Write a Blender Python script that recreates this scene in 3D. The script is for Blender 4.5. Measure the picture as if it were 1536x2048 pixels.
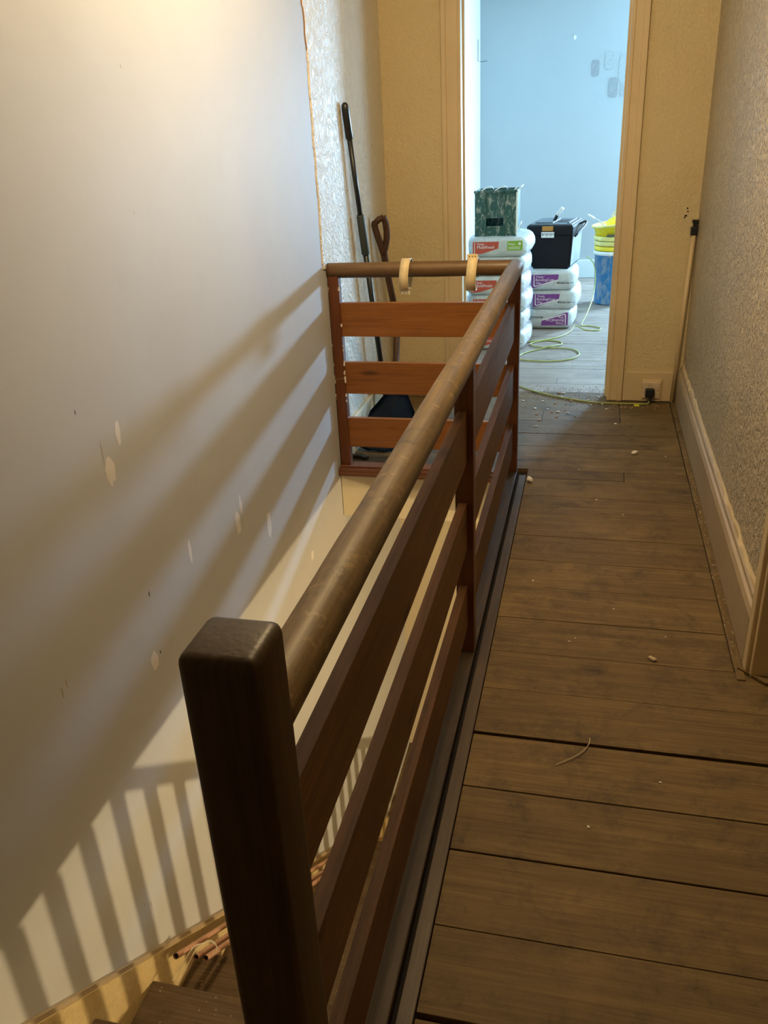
import bpy, bmesh, math, random
from mathutils import Vector, Matrix, noise as mnoise
random.seed(7)
S = bpy.context.scene
for o in list(bpy.data.objects): bpy.data.objects.remove(o)
C = S.collection
# ---------------------------------------------------------------- camera
def cam_axes(yaw, pitch, roll):
    cy, sy, cp, sp = math.cos(yaw), math.sin(yaw), math.cos(pitch), math.sin(pitch)
    F = Vector((-sy*cp, cy*cp, sp)); R = Vector((cy, sy, 0)); U = R.cross(F)
    cr, sr = math.cos(roll), math.sin(roll)
    return F, cr*R + sr*U, -sr*R + cr*U
CAMZ = 1.4418
F_, R_, U_ = cam_axes(.2545, -.435, -.0531)
cd = bpy.data.cameras.new('camera'); cam = bpy.data.objects.new('camera', cd); C.objects.link(cam)
cd.sensor_fit = 'VERTICAL'; cd.sensor_height = 24; cd.lens = 24*1655.4/2048
cd.clip_start = .02
m = Matrix((R_, U_, -F_)).transposed().to_4x4(); m.translation = Vector((0, 0, CAMZ)); cam.matrix_world = m
S.camera = cam
# ---------------------------------------------------------------- world and lights
w = bpy.data.worlds.new('world'); S.world = w; w.use_nodes = True
w.node_tree.nodes['Background'].inputs[0].default_value = (.55, .75, 1, 1)
w.node_tree.nodes['Background'].inputs[1].default_value = .6
S.view_settings.view_transform = 'Standard'; S.view_settings.look = 'None'
S.view_settings.gamma = 1; S.view_settings.use_curve_mapping = False
S.view_settings.exposure = 0.0
def light(name, kind, loc, power, col, size=.1, sy=None, to=None):
    l = bpy.data.lights.new(name, kind); l.energy = power; l.color = col
    o = bpy.data.objects.new(name, l); C.objects.link(o); o.location = loc
    if kind == 'AREA':
        l.shape = 'RECTANGLE'; l.size = size; l.size_y = sy or size
        o.rotation_euler = (Vector(to)-Vector(loc)).to_track_quat('-Z', 'Y').to_euler()
    else: l.shadow_soft_size = size
    return o
WARM = (1, .74, .40); DAY = (.50, .80, 1.0)
light('hall_lamp', 'POINT', (-.26, 2.3, 2.34), 70, WARM, .06)
light('stairwell_lamp', 'POINT', (2.3, 1.9, -.95), 250, (1, .76, .42), .035)
light('far_window_light', 'AREA', (1.45, 8.55, 1.38), 270, (.42, .70, 1.0), .54, .26, (1.45-.45, 7.55, 1.38-.1))
light('side_window_light', 'AREA', (2.33, 7.1, 1.55), 68, DAY, 1.3, 1.2, (0, 7.1, 1.2))

# ---------------------------------------------------------------- material helpers
MATS = {}
def lin(r, g, b):
    f = lambda c: (c/255/12.92) if c/255 <= .04045 else ((c/255+.055)/1.055)**2.4
    return (f(r), f(g), f(b), 1)
class NB:
    def __init__(s, name):
        s.m = bpy.data.materials.new(name); s.m.use_nodes = True; s.t = s.m.node_tree; s.n = s.t.nodes
        s.b = s.n['Principled BSDF']; MATS[name] = s.m
        s.tc = s.n.new('ShaderNodeTexCoord')
        s.oi = s.n.new('ShaderNodeObjectInfo')
    def l(s, a, b): s.t.links.new(a, b)
    def mapping(s, scale, rnd=True):
        mp = s.n.new('ShaderNodeMapping'); mp.inputs['Scale'].default_value = scale
        s.l(s.tc.outputs['Object'], mp.inputs['Vector'])
        if rnd:
            mm = s.n.new('ShaderNodeMath'); mm.operation = 'MULTIPLY'; mm.inputs[1].default_value = 37.
            s.l(s.oi.outputs['Random'], mm.inputs[0])
            cx = s.n.new('ShaderNodeCombineXYZ')
            for i in range(3): s.l(mm.outputs[0], cx.inputs[i])
            s.l(cx.outputs[0], mp.inputs['Location'])
        return mp.outputs[0]
    def noise(s, vec, scale, detail=5, rough=.6, dist=0.):
        n = s.n.new('ShaderNodeTexNoise'); n.inputs['Scale'].default_value = scale
        n.inputs['Detail'].default_value = detail; n.inputs['Roughness'].default_value = rough
        n.inputs['Distortion'].default_value = dist
        s.l(vec, n.inputs['Vector']); return n.outputs['Fac']
    def vor(s, vec, scale, feat='F1'):
        n = s.n.new('ShaderNodeTexVoronoi'); n.feature = feat; n.inputs['Scale'].default_value = scale
        s.l(vec, n.inputs['Vector']); return n.outputs['Distance']
    def ramp(s, fac, stops):
        r = s.n.new('ShaderNodeValToRGB'); e = r.color_ramp.elements
        while len(e) < len(stops): e.new(.5)
        for i, (p, c) in enumerate(stops):
            e[i].position = p; e[i].color = c if len(c) == 4 else (*c, 1)
        s.l(fac, r.inputs[0]); return r.outputs[0]
    def rampv(s, fac, a, b, va=0., vb=1.): return s.ramp(fac, [(a, (va,)*3), (b, (vb,)*3)])
    def mix(s, fac, a, b, mode='MIX'):
        x = s.n.new('ShaderNodeMix'); x.data_type = 'RGBA'; x.blend_type = mode
        if isinstance(fac, (int, float)): x.inputs[0].default_value = fac
        else: s.l(fac, x.inputs[0])
        for i, v in ((6, a), (7, b)):
            if isinstance(v, tuple): x.inputs[i].default_value = v if len(v) == 4 else (*v, 1)
            else: s.l(v, x.inputs[i])
        return x.outputs[2]
    def math(s, op, a, b):
        x = s.n.new('ShaderNodeMath'); x.operation = op
        for i, v in ((0, a), (1, b)):
            if isinstance(v, (int, float)): x.inputs[i].default_value = v
            else: s.l(v, x.inputs[i])
        return x.outputs[0]
    def bump(s, h, strength=.3, dist=.005):
        b = s.n.new('ShaderNodeBump'); b.inputs['Strength'].default_value = strength
        b.inputs['Distance'].default_value = dist; s.l(h, b.inputs['Height']); s.l(b.outputs[0], s.b.inputs['Normal'])
    def out(s, col, rough=.6, spec=.5, metal=0.):
        if isinstance(col, tuple): s.b.inputs['Base Color'].default_value = col if len(col) == 4 else (*col, 1)
        else: s.l(col, s.b.inputs['Base Color'])
        if isinstance(rough, (int, float)): s.b.inputs['Roughness'].default_value = rough
        else: s.l(rough, s.b.inputs['Roughness'])
        s.b.inputs['Specular IOR Level'].default_value = spec; s.b.inputs['Metallic'].default_value = metal
        return s.m
def plain(name, col, rough=.5, spec=.5, metal=0., var=.12, bs=60):
    k = NB(name); v = k.mapping((1, 1, 1))
    f = k.noise(v, bs, 4); g = k.ramp(f, [(.3, tuple(c*(1-var) for c in col[:3])), (.7, tuple(min(1, c*(1+var)) for c in col[:3]))])
    k.bump(f, .08, .002); return k.out(g, rough, spec, metal)
def wood(name, axis, dark, mid, light_, rough=.45, spec=.5, grime=0., knots=True, gs=1., scratch=0.):
    k = NB(name)
    sc = [26*gs, 26*gs, 26*gs]; sc[axis] = 1.6*gs
    v = k.mapping(tuple(sc)); g = k.noise(v, 1.4, 6, .65, .6)
    sc2 = [150, 150, 150]; sc2[axis] = 5
    v2 = k.mapping(tuple(sc2)); g2 = k.noise(v2, 1, 3, .5)
    col = k.ramp(g, [(.28, dark), (.5, mid), (.74, light_)])
    col = k.mix(.35, col, k.ramp(g2, [(.35, dark), (.65, light_)]), 'MIX')
    if knots:
        sk = [9, 9, 9]; sk[axis] = 2.6
        vk = k.mapping(tuple(sk)); d = k.vor(vk, 1.)
        col = k.mix(k.rampv(d, .04, .15, .8, 0), col, tuple(c*.25 for c in dark[:3]))
    if grime:
        vg = k.mapping((1, 1, 1)); n = k.noise(vg, 8, 10, .8, .3)
        col = k.mix(k.math('MULTIPLY', k.rampv(n, .50, .68), grime), col, (.035, .024, .014))
        n2 = k.noise(vg, 2.1, 6, .7)
        col = k.mix(k.math('MULTIPLY', k.rampv(n2, .5, .7), grime*.5), col, tuple(min(1, c*1.5) for c in light_[:3]))
    if scratch:
        vs = k.mapping((1, 1, 1)); n = k.noise(vs, 30, 6, .75, .2)
        col = k.mix(k.math('MULTIPLY', k.rampv(n, .56, .70), scratch), col, tuple(min(1, c*1.7) for c in light_[:3]))
        n3 = k.noise(vs, 9, 6, .75, .3)
        col = k.mix(k.math('MULTIPLY', k.rampv(n3, .56, .68), scratch*.8), col, tuple(c*.5 for c in dark[:3]))
    br = k.n.new('ShaderNodeHueSaturation'); k.l(col, br.inputs['Color'])
    k.l(k.math('ADD', k.math('MULTIPLY', k.oi.outputs['Random'], .14), .93), br.inputs['Value'])
    k.bump(k.math('ADD', g2, g), .25, .0015)
    return k.out(br.outputs[0], rough, spec)
# walls
def wallmat(name, base, dirt, tex=0., texscale=60, rough=.75, blotch=.25, spec=.3, swirl=0., depth=.006, cav=.22):
    k = NB(name); v = k.mapping((1, 1, 1), False)
    n = k.noise(v, 1.3, 6, .6, .2); col = k.mix(k.math('MULTIPLY', k.rampv(n, .42, .7), blotch), base, dirt)
    n2 = k.noise(v, 9, 5, .7); col = k.mix(k.math('MULTIPLY', k.rampv(n2, .55, .8), blotch*.5), col, dirt)
    h = k.noise(v, texscale, 4, .6, swirl)
    if tex:
        k.bump(k.rampv(h, .38, .62), tex, depth)
        col = k.mix(k.math('MULTIPLY', k.rampv(h, .52, .36), cav), col, dirt)
    else: k.bump(n2, .08, .004)
    return k.out(col, rough, spec)
wallmat('smooth_plaster', (.49, .50, .515, 1), (.39, .38, .38, 1), 0, rough=.6, blotch=.35)
wallmat('bumpy_paper_right', (.66, .53, .34, 1), (.34, .29, .22, 1), 1., 46, .34, .45, .7, .8, .012, .4)
wallmat('bumpy_paper_left', (.74, .70, .60, 1), (.60, .54, .42, 1), .55, 17, .5, .35, .5, 2.2, .008, .05)
wallmat('bumpy_paper_far', (.68, .56, .33, 1), (.58, .46, .25, 1), .5, 60, .6, .35, .3, .6, .005, .12)
wallmat('blue_wall', (.385, .425, .445, 1), (.34, .385, .41, 1), 0, rough=.7, blotch=.4)
wallmat('pale_plaster', (.62, .68, .68, 1), (.48, .54, .55, 1), 0, rough=.7, blotch=.6)
wallmat('cream_wall', (.72, .63, .45, 1), (.6, .5, .33, 1), 0, rough=.6, blotch=.3)
wallmat('ceiling_white', (.7, .68, .62, 1), (.6, .57, .5, 1), 0)
wallmat('cream_paint', (.66, .52, .31, 1), (.42, .30, .16, 1), 0, rough=.45, blotch=.4, spec=.5)
wallmat('grimy_skirting', (.40, .31, .20, 1), (.22, .15, .08, 1), 0, rough=.5, blotch=.6, spec=.5)
wallmat('string_paint', (.62, .48, .24, 1), (.40, .28, .12, 1), .2, 30, rough=.5, blotch=.5)
wallmat('filler', (.72, .69, .67, 1), (.56, .52, .49, 1), 0)
wallmat('raw_plaster', (.36, .19, .10, 1), (.25, .13, .07, 1), .4, 80)
wallmat('underside', (.3, .26, .2, 1), (.2, .17, .12, 1), 0)
# woods
wood('pine_y', 1, (.075, .030, .009), (.14, .060, .018), (.21, .098, .033), .5, .35, .25)
wood('pine_x', 0, (.16, .052, .009), (.25, .088, .016), (.31, .12, .026), .4, .5, .1)
wood('pine_z', 2, (.075, .022, .006), (.12, .036, .010), (.17, .055, .016), .4, .5, .1)
wood('newel_wood', 2, (.026, .014, .005), (.046, .026, .009), (.072, .042, .015), .42, .3, .2)
wood('handrail_y', 1, (.075, .045, .017), (.14, .088, .034), (.22, .145, .06), .5, .4, .5, False, .6, .8)
wood('handrail_x', 0, (.07, .035, .013), (.13, .07, .025), (.18, .10, .038), .42, .5, .2, False, .6, .3)
wood('floor_wood', 0, (.078, .047, .017), (.132, .083, .031), (.195, .13, .052), .68, .3, .8, True, .8)
wood('grey_floor_wood', 0, (.16, .125, .10), (.26, .21, .17), (.36, .30, .25), .5, .5, .5, False, .8)
wood('trim_wood', 1, (.036, .022, .011), (.064, .040, .020), (.098, .064, .034), .5, .4, .5, False)
wood('red_trim_x', 0, (.08, .03, .014), (.15, .055, .024), (.22, .085, .035), .4, .5, .3, False)
wood('tread_wood', 0, (.08, .05, .024), (.13, .085, .042), (.20, .135, .07), .7, .3, .5, False, .7)
wood('spade_wood', 2, (.035, .015, .007), (.07, .03, .012), (.11, .05, .02), .5, .4, 0, False)
plain('dark_gap', (.012, .008, .005), .9)
plain('black_plastic', (.012, .013, .014), .35)
plain('black_box', (.008, .009, .013), .5, .2, var=.3, bs=20)
plain('grey_lid', (.10, .12, .14), .35, var=.3, bs=25)
plain('sheen_grey', (.34, .38, .40), .35, var=.2, bs=12)
plain('grey_grip', (.035, .045, .042), .6)
plain('cream_plastic', (.80, .64, .36), .45, bs=25)
plain('socket_white', (.60, .48, .34), .4)
plain('cable_green', (.36, .40, .10), .45)
plain('tag_yellow', (.70, .66, .04), .5)
plain('bright_yellow', (.90, .68, .02), .4, var=.1, bs=14)
plain('pale_yellow', (.78, .70, .22), .45, var=.15, bs=20)
plain('steel', (.55, .57, .58), .3, metal=.8)
plain('white_plastic', (.8, .82, .82), .4)
plain('copper', (.60, .34, .22), .4, metal=.35)
plain('wire_white', (.7, .62, .45), .5)
plain('print_red', (.50, .07, .04), .5)
plain('print_purple', (.20, .045, .26), .5)
plain('print_green', (.23, .42, .05), .5)
plain('print_white', (.85, .80, .85), .5)
plain('print_dark', (.08, .08, .1), .5)
plain('orange_latch', (.5, .22, .03), .5)
plain('chip_white', (.80, .75, .68), .7)
plain('chip_brown', (.34, .20, .10), .8)
plain('dust', (.45, .36, .24), .9)
plain('navy_metal', (.03, .05, .09), .35, metal=.3)
plain('blue_reflection', (.25, .42, .55), .4)
plain('swatch_dark', (.27, .29, .31), .7); plain('swatch_mid', (.32, .345, .365), .7); plain('swatch_light', (.355, .39, .41), .7)
plain('door_grey', (.28, .29, .32), .5)
plain('caulk', (.80, .74, .66), .6)
plain('glass_pane', (.6, .75, .9), .1)
for kind_, ink in (('red', (.62, .22, .26)), ('purple', (.42, .26, .62))):
    k = NB('bag_paper_'+kind_); v = k.mapping((1, 1, 1)); n = k.noise(v, 12, 4)
    k.bump(k.noise(v, 26, 5, .65, 1.2), .8, .010)
    base = k.ramp(n, [(.35, (.50, .53, .55)), (.65, (.64, .67, .68))])
    sx = k.n.new('ShaderNodeSeparateXYZ'); k.l(k.tc.outputs['Object'], sx.inputs[0])
    side_ = k.math('MULTIPLY', k.rampv(sx.outputs['X'], .150, .165), k.rampv(sx.outputs['Y'], .06, .1))
    pr = k.math('MULTIPLY', k.rampv(k.noise(k.mapping((1, 3, 5)), 9, 3, .5), .52, .56), side_)
    k.out(k.mix(k.math('MULTIPLY', pr, .55), base, ink), .45, .4)
def streaky(name, base, paint, lo=.5, hi=.6, sc=(14, 14, 4)):
    k = NB(name); v = k.mapping(sc); n = k.noise(v, 1.6, 7, .7, .9)
    k.bump(n, .3, .002); k.out(k.mix(k.rampv(n, lo, hi, 0, .8), base, paint), .45)
streaky('green_crate', (.012, .075, .07), (.36, .36, .33), .5, .62, (22, 22, 10))
streaky('blue_bucket', (.03, .22, .50), (.35, .42, .50), .46, .6, (20, 20, 7))

# ---------------------------------------------------------------- geometry helpers
def wl(p):
    v = Vector((0, 0, 0))
    while p: v += Vector(p.location); p = p.parent
    return v
def obj(name, bm, mat, parent=None, label=None, smooth=False):
    me = bpy.data.meshes.new(name)
    if parent is not None: bmesh.ops.translate(bm, verts=bm.verts, vec=-wl(parent))
    bmesh.ops.recalc_face_normals(bm, faces=bm.faces)
    if smooth:
        for f in bm.faces: f.smooth = True
    bm.to_mesh(me); bm.free()
    if mat: me.materials.append(MATS[mat])
    o = bpy.data.objects.new(name, me); C.objects.link(o)
    if parent: o.parent = parent
    if label: o['label'] = label
    return o
def thing(name, label, cat, loc=(0, 0, 0), group=None):
    o = bpy.data.objects.new(name, None); C.objects.link(o); o.location = loc; o.empty_display_size = .05
    return tag(o, label, cat, group)
def tag(o, label, cat, group=None):
    o['label'] = label; o['category'] = cat
    if group: o['group'] = group
    return o
def struct(name, bm, mat, **k):
    o = obj(name, bm, mat, **k); o['kind'] = 'structure'; return o
def box(x0, x1, y0, y1, z0, z1, bev=0., seg=2, bm=None):
    b = bmesh.new(); bmesh.ops.create_cube(b, size=1)
    for v in b.verts:
        v.co = Vector(((x0+x1)/2+v.co.x*(x1-x0), (y0+y1)/2+v.co.y*(y1-y0), (z0+z1)/2+v.co.z*(z1-z0)))
    if bev: bmesh.ops.bevel(b, geom=b.edges[:], offset=bev, segments=seg, profile=.5, affect='EDGES')
    if bm is None: return b
    return merge(bm, b)
def merge(a, b):
    me = bpy.data.meshes.new('t'); b.to_mesh(me); b.free(); a.from_mesh(me); bpy.data.meshes.remove(me); return a
def tube(pts, r, n=12, caps=True, bm=None, radii=None):
    b = bmesh.new(); pts = [Vector(p) for p in pts]; rings = []
    up = None
    for i, p in enumerate(pts):
        t = (pts[min(i+1, len(pts)-1)]-pts[max(i-1, 0)]).normalized()
        if up is None: up = Vector((0, 0, 1)) if abs(t.z) < .9 else Vector((1, 0, 0))
        a = t.cross(up).normalized(); up = a.cross(t).normalized()
        rr = radii[i] if radii else r
        rings.append([b.verts.new(p+rr*(math.cos(2*math.pi*k/n)*a+math.sin(2*math.pi*k/n)*up)) for k in range(n)])
    for i in range(len(rings)-1):
        for k in range(n): b.faces.new((rings[i][k], rings[i][(k+1) % n], rings[i+1][(k+1) % n], rings[i+1][k]))
    if caps: b.faces.new(rings[0][::-1]); b.faces.new(rings[-1])
    return b if bm is None else merge(bm, b)
def lathe(prof, c, n=40, bm=None):
    b = bmesh.new(); rs = []
    for (r, z) in prof:
        rs.append([b.verts.new((c[0]+r*math.cos(2*math.pi*k/n), c[1]+r*math.sin(2*math.pi*k/n), c[2]+z)) for k in range(n)])
    for i in range(len(rs)-1):
        for k in range(n): b.faces.new((rs[i][k], rs[i][(k+1) % n], rs[i+1][(k+1) % n], rs[i+1][k]))
    b.faces.new(rs[0][::-1])
    return b if bm is None else merge(bm, b)
def prism(pts, d, bm=None):
    """polygon pts (3D, planar) extruded by vector d"""
    b = bmesh.new(); d = Vector(d)
    a = [b.verts.new(Vector(p)) for p in pts]; c = [b.verts.new(Vector(p)+d) for p in pts]
    n = len(pts); b.faces.new(a); b.faces.new(c[::-1])
    for i in range(n): b.faces.new((a[i], a[(i+1) % n], c[(i+1) % n], c[i]))
    return b if bm is None else merge(bm, b)
def smoothpath(pts, n=8):
    pts = [Vector(p) for p in pts]; out = []
    for i in range(len(pts)-1):
        p0, p1, p2, p3 = pts[max(i-1, 0)], pts[i], pts[i+1], pts[min(i+2, len(pts)-1)]
        for k in range(n):
            t = k/n
            out.append(.5*((2*p1)+(-p0+p2)*t+(2*p0-5*p1+4*p2-p3)*t*t+(-p0+3*p1-3*p2+p3)*t**3))
    out.append(pts[-1]); return out
def text_bm(s, size, depth=.0006):
    cu = bpy.data.curves.new('t', 'FONT'); cu.body = s; cu.size = size; cu.extrude = depth; cu.resolution_u = 2
    o = bpy.data.objects.new('t', cu); C.objects.link(o)
    me = bpy.data.meshes.new_from_object(o); bpy.data.objects.remove(o)
    b = bmesh.new(); b.from_mesh(me); bpy.data.meshes.remove(me); return b
def text_front(s, size, x, y, z, flip=False):
    """lettering facing -y, starting at x (or ending there, upside down, with flip)"""
    b = text_bm(s, size)
    bmesh.ops.transform(b, matrix=Matrix.Rotation(math.pi/2, 4, 'X'), verts=b.verts)
    if flip: bmesh.ops.transform(b, matrix=Matrix.Rotation(math.pi, 4, 'Y'), verts=b.verts)
    bmesh.ops.translate(b, verts=b.verts, vec=(x, y, z)); return b

# ================================================================= STRUCTURE
XL, XR, YF = -1.10, .505, 4.62     # left wall, right wall, wall with the doorway
CE = 2.45; LOW = -2.62; UND = -.245
YB = 8.6; XB = 2.4                 # back room
DL, DR, DH = -.69, .121, 2.02
# walls
wleft = struct('wall_left', box(XL-.12, XL, -1.6, 4.62, LOW, CE), 'smooth_plaster')
wright = struct('wall_right', box(XR, XR+.12, 2.12, YF, 0, CE), 'bumpy_paper_right')
struct('wall_right', box(1.4, 1.52, -1.6, 2.24, 0, CE), 'bumpy_paper_right')
b = box(XR+.12, 1.4, 2.12, 2.24, 2.03, CE); box(1.32, 1.4, 2.12, 2.24, 0, 2.03, bm=b)
struct('wall_side_return', b, 'bumpy_paper_right')
b = box(XL-.12, DL, YF, YF+.12, 0, CE); box(DR, 3.1, YF, YF+.12, 0, CE, bm=b); box(DL, DR, YF, YF+.12, DH, CE, bm=b)
wfar = struct('wall_far', b, 'bumpy_paper_far')
struct('wall_near', box(XL-.12, 1.52, -1.72, -1.6, LOW, CE), 'cream_wall')
struct('ceiling', box(XL-.12, 3.1, -1.72, YB+.12, CE, CE+.1), 'ceiling_white')
# back room
struct('wall_back_room_left', box(XL-.12, XL, YF+.12, YB, 0, CE), 'pale_plaster')
b = box(XL-.12, 1.12, YB, YB+.12, 0, CE); box(1.78, XB+.12, YB, YB+.12, 0, CE, bm=b)
box(1.12, 1.78, YB, YB+.12, 0, 1.15, bm=b); box(1.12, 1.78, YB, YB+.12, 1.61, CE, bm=b)
wback = struct('wall_back', b, 'blue_wall')
b = box(XB, XB+.12, YF+.12, 6.42, 0, CE); box(XB, XB+.12, 7.78, YB, 0, CE, bm=b)
box(XB, XB+.12, 6.42, 7.78, 0, .92, bm=b); box(XB, XB+.12, 6.42, 7.78, 2.18, CE, bm=b)
struct('wall_back_room_right', b, 'blue_wall')
wn = struct('window_1', box(1.12, 1.78, YB+.07, YB+.08, 1.15, 1.61), 'glass_pane')
b = box(1.12, 1.15, YB+.05, YB+.1, 1.15, 1.61); box(1.75, 1.78, YB+.05, YB+.1, 1.15, 1.61, bm=b)
box(1.15, 1.75, YB+.05, YB+.1, 1.15, 1.18, bm=b); box(1.15, 1.75, YB+.05, YB+.1, 1.58, 1.61, bm=b)
obj('window_frame', b, 'white_plastic', wn)
wn = struct('window_2', box(XB+.07, XB+.08, 6.42, 7.78, .92, 2.18), 'glass_pane')
b = box(XB+.05, XB+.1, 6.42, 6.47, .92, 2.18); box(XB+.05, XB+.1, 7.73, 7.78, .92, 2.18, bm=b)
box(XB+.05, XB+.1, 6.47, 7.73, .92, .97, bm=b); box(XB+.05, XB+.1, 6.47, 7.73, 2.13, 2.18, bm=b)
box(XB+.05, XB+.1, 7.08, 7.12, .97, 2.13, bm=b)
obj('window_frame', b, 'white_plastic', wn)
struct('baseboard_back', box(XL, XB, YB-.02, YB, 0, .17, .004), 'pale_plaster')
# downstairs
struct('floor', box(XL-.12, 3.1, -1.72, YF+.12, LOW-.1, LOW), 'floor_wood')
b = box(XL, 3.1, YF, YF+.12, LOW, UND)
struct('wall_lower_far', b, 'cream_wall')
struct('wall_lower_right', box(3.0, 3.12, -1.6, YF, LOW, UND), 'cream_wall')
struct('wall_lower_near', box(XL, 3.0, -1.6, -1.5, LOW, UND), 'cream_wall')
# ---- landing: joists/soffit with the stair opening, boards on top
SX, SY0, SY1 = -.345, .50, 3.47    # stairwell opening: x < SX, SY0 < y < SY1
b = box(SX, 3.1, -1.6, YF+.12, UND, -.022)
box(XL, SX, -1.6, SY0, UND, -.022, bm=b); box(XL, SX, SY1+.02, YF+.12, UND, -.022, bm=b)
box(XL, XB+.1, YF+.12, YB+.1, UND, -.022, bm=b)
floor = struct('floor', b, 'dark_gap')
wood('edge_wood', 1, (.078, .047, .017), (.132, .083, .031), (.195, .13, .052), .68, .3, .8, False, .8)
def board(x0, x1, y0, y1, mat='floor_wood', g=.0012, dz=0.):
    bb = box(x0+g, x1-g, y0+g, y1-g, -.022, dz, .0008, 1)
    return obj('floorboard', bb, mat, floor)
rng = random.Random(3)
dz = lambda: -rng.random()*.0018
ys = [-1.2, -1.0, -.8, -.6, -.4, -.2, 0, .19, .37, .555, .745, .935, 1.125, 1.318, 1.515, 1.71, 1.905, 2.09, 2.281, 2.482, 2.673, 2.873, 3.061, 3.25, 3.44]
gaps = {.935: .006, 1.71: .0055, 1.318: .0022, 1.515: .002}
for a, c in zip(ys[:-1], ys[1:]):
    g0, g1 = gaps.get(a, .0012), gaps.get(c, .0012)
    bb = box(-.234, .452 if a > 2.08 else 1.4, a+g0, c-g1, -.022, dz(), .0008, 1)
    obj('floorboard', bb, 'floor_wood', floor)
for a, c in ((-1.6, -1.2),): board(-.234, 1.4, a, c)
for i in range(8): board(XL, -.31 if i > 9 else -.235, -1.6+i*.26, min(-1.6+(i+1)*.26, SY0), dz=dz())
# beyond the back railing: full width, cut at the joints the photograph shows
rows = [(3.44, 3.545, -.234, None), (3.545, 3.70, XL, None), (3.70, 3.845, XL, None), (3.845, 4.025, XL, None), (4.025, 4.222, XL, None), (4.222, 4.395, XL, -.216), (4.395, 4.60, XL, None)]
for a, c, xa, cut in rows:
    if cut: board(xa, cut, a, c, dz=dz()); board(cut, .186, a, c, dz=dz()); board(.186, .452, a, c, dz=dz())
    elif a < 3.5 or a > 4.3: board(xa, .186, a, c, dz=dz()); board(.186, .452, a, c, dz=dz())
    else: board(xa, .452, a, c, dz=dz())
board(DL, DR, 4.60, 4.74, 'floor_wood', dz=-.001)
y = 4.74; i = 0
for a, c in zip([4.74, 4.91, 5.03, 5.25, 5.45, 5.66, 5.90, 6.11, 6.32, 6.53, 6.74, 6.95, 7.16, 7.37, 7.58, 7.79, 8.0, 8.21, 8.41], [4.91, 5.03, 5.25, 5.45, 5.66, 5.90, 6.11, 6.32, 6.53, 6.74, 6.95, 7.16, 7.37, 7.58, 7.79, 8.0, 8.21, 8.41, 8.6]):
    cut = {1: -.171}.get(i, rng.choice([.7, 1.2, -.5, .9]))
    if i in (0,): cut = .8
    board(XL, cut, a, c, 'grey_floor_wood', dz=dz()); board(cut, XB, a, c, 'grey_floor_wood', dz=dz()); i += 1
# edge strips along the railing and along the right wall
struct('trim_1', box(-.267, -.236, -1.2, 3.46, -.022, .003, .002), 'trim_wood')
struct('trim_2', box(.454, .478, 2.05, YF-.02, -.022, .004, .003), 'edge_wood')
# stairwell lining under the landing edges
struct('trim_3', box(XL+.002, SX, SY1-.018, SY1+.012, UND, -.03, .002), 'cream_wall')
struct('trim_4', box(SX-.012, SX, SY0, SY1-.02, UND, -.012, .002), 'cream_wall')
struct('trim_5', box(XL+.002, SX, SY0-.01, SY0+.012, UND, -.012, .002), 'cream_wall')

# ---- baseboards, door frames
def skirt(name, x0, x1, y0, y1, h, mat, axis):
    bb = box(x0, x1, y0, y1, 0, h, .005)
    return struct(name, bb, mat)
b = prism([(XR, 2.13, 0), (.478, 2.13, 0), (.478, 2.13, .155), (.484, 2.13, .172), (.492, 2.13, .178), (.494, 2.13, .19), (XR, 2.13, .2)], (0, YF-2.13, 0))
struct('baseboard_right', b, 'grimy_skirting')
# crumbling plaster ledge on the skirting
b = bmesh.new(); y = 2.15
prev = None
while y < YF-.03:
    d1 = .006+.010*abs(mnoise.noise(Vector((y*9, 3, 0)))); h1 = .204+.022*abs(mnoise.noise(Vector((y*6, 7, 0))))
    cur = [b.verts.new((XR, y, .196)), b.verts.new((XR-d1, y, .198)), b.verts.new((XR-d1*.7, y, h1-.004)), b.verts.new((XR, y, h1+.006))]
    if prev:
        for q in range(3): b.faces.new((prev[q], prev[q+1], cur[q+1], cur[q]))
    prev = cur; y += .025
o = obj('plaster_ledge', b, 'cream_paint', wright)
struct('baseboard_far', box(.2, .478, YF-.018, YF, 0, .165, .004), 'cream_paint')
struct('baseboard_far', box(XL, -.784, YF-.018, YF, 0, .165, .004), 'cream_paint')
struct('baseboard_left', box(XL, XL+.022, 3.53, YF, 0, .175, .005), 'cream_wall')
# door opening in the far wall: lining, stop, architraves
def arch(x0, x1, name):
    bb = box(x0, x1, YF-.016, YF, 0, DH+.08, .003)
    box(x0+(.0 if x0 < 0 else .05), x0+(.03 if x0 < 0 else x1-x0), YF-.022, YF-.014, 0, DH+.08, .004, bm=bb)
    return struct(name, bb, 'cream_paint')
b = box(-.784, -.70, YF-.016, YF, 0, DH+.08, .003); box(-.784, -.76, YF-.024, YF-.014, 0, DH+.08, .003, bm=b); struct('trim_6', b, 'cream_paint')
b = box(.125, .198, YF-.018, YF, 0, DH+.08, .003); box(.17, .198, YF-.024, YF-.014, 0, DH+.08, .003, bm=b); box(.121, .135, YF-.022, YF-.01, 0, DH+.06, .004, bm=b); struct('trim_7', b, 'cream_paint')
struct('trim_8', box(-.784, .198, YF-.017, YF, DH, DH+.08, .003), 'cream_paint')
b = box(DL-.012, DL+.004, YF-.02, YF+.13, 0, DH, .002); box(DL, DL+.014, YF+.05, YF+.08, 0, DH, .002, bm=b); struct('trim_9', b, 'cream_paint')
b = box(DR-.004, DR+.012, YF-.02, YF+.13, 0, DH, .002); box(DR-.016, DR, YF+.05, YF+.08, 0, DH, .002, bm=b); struct('trim_10', b, 'cream_paint')
struct('trim_11', box(DL, DR, YF-.02, YF+.13, DH, DH+.015, .002), 'cream_paint')
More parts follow.
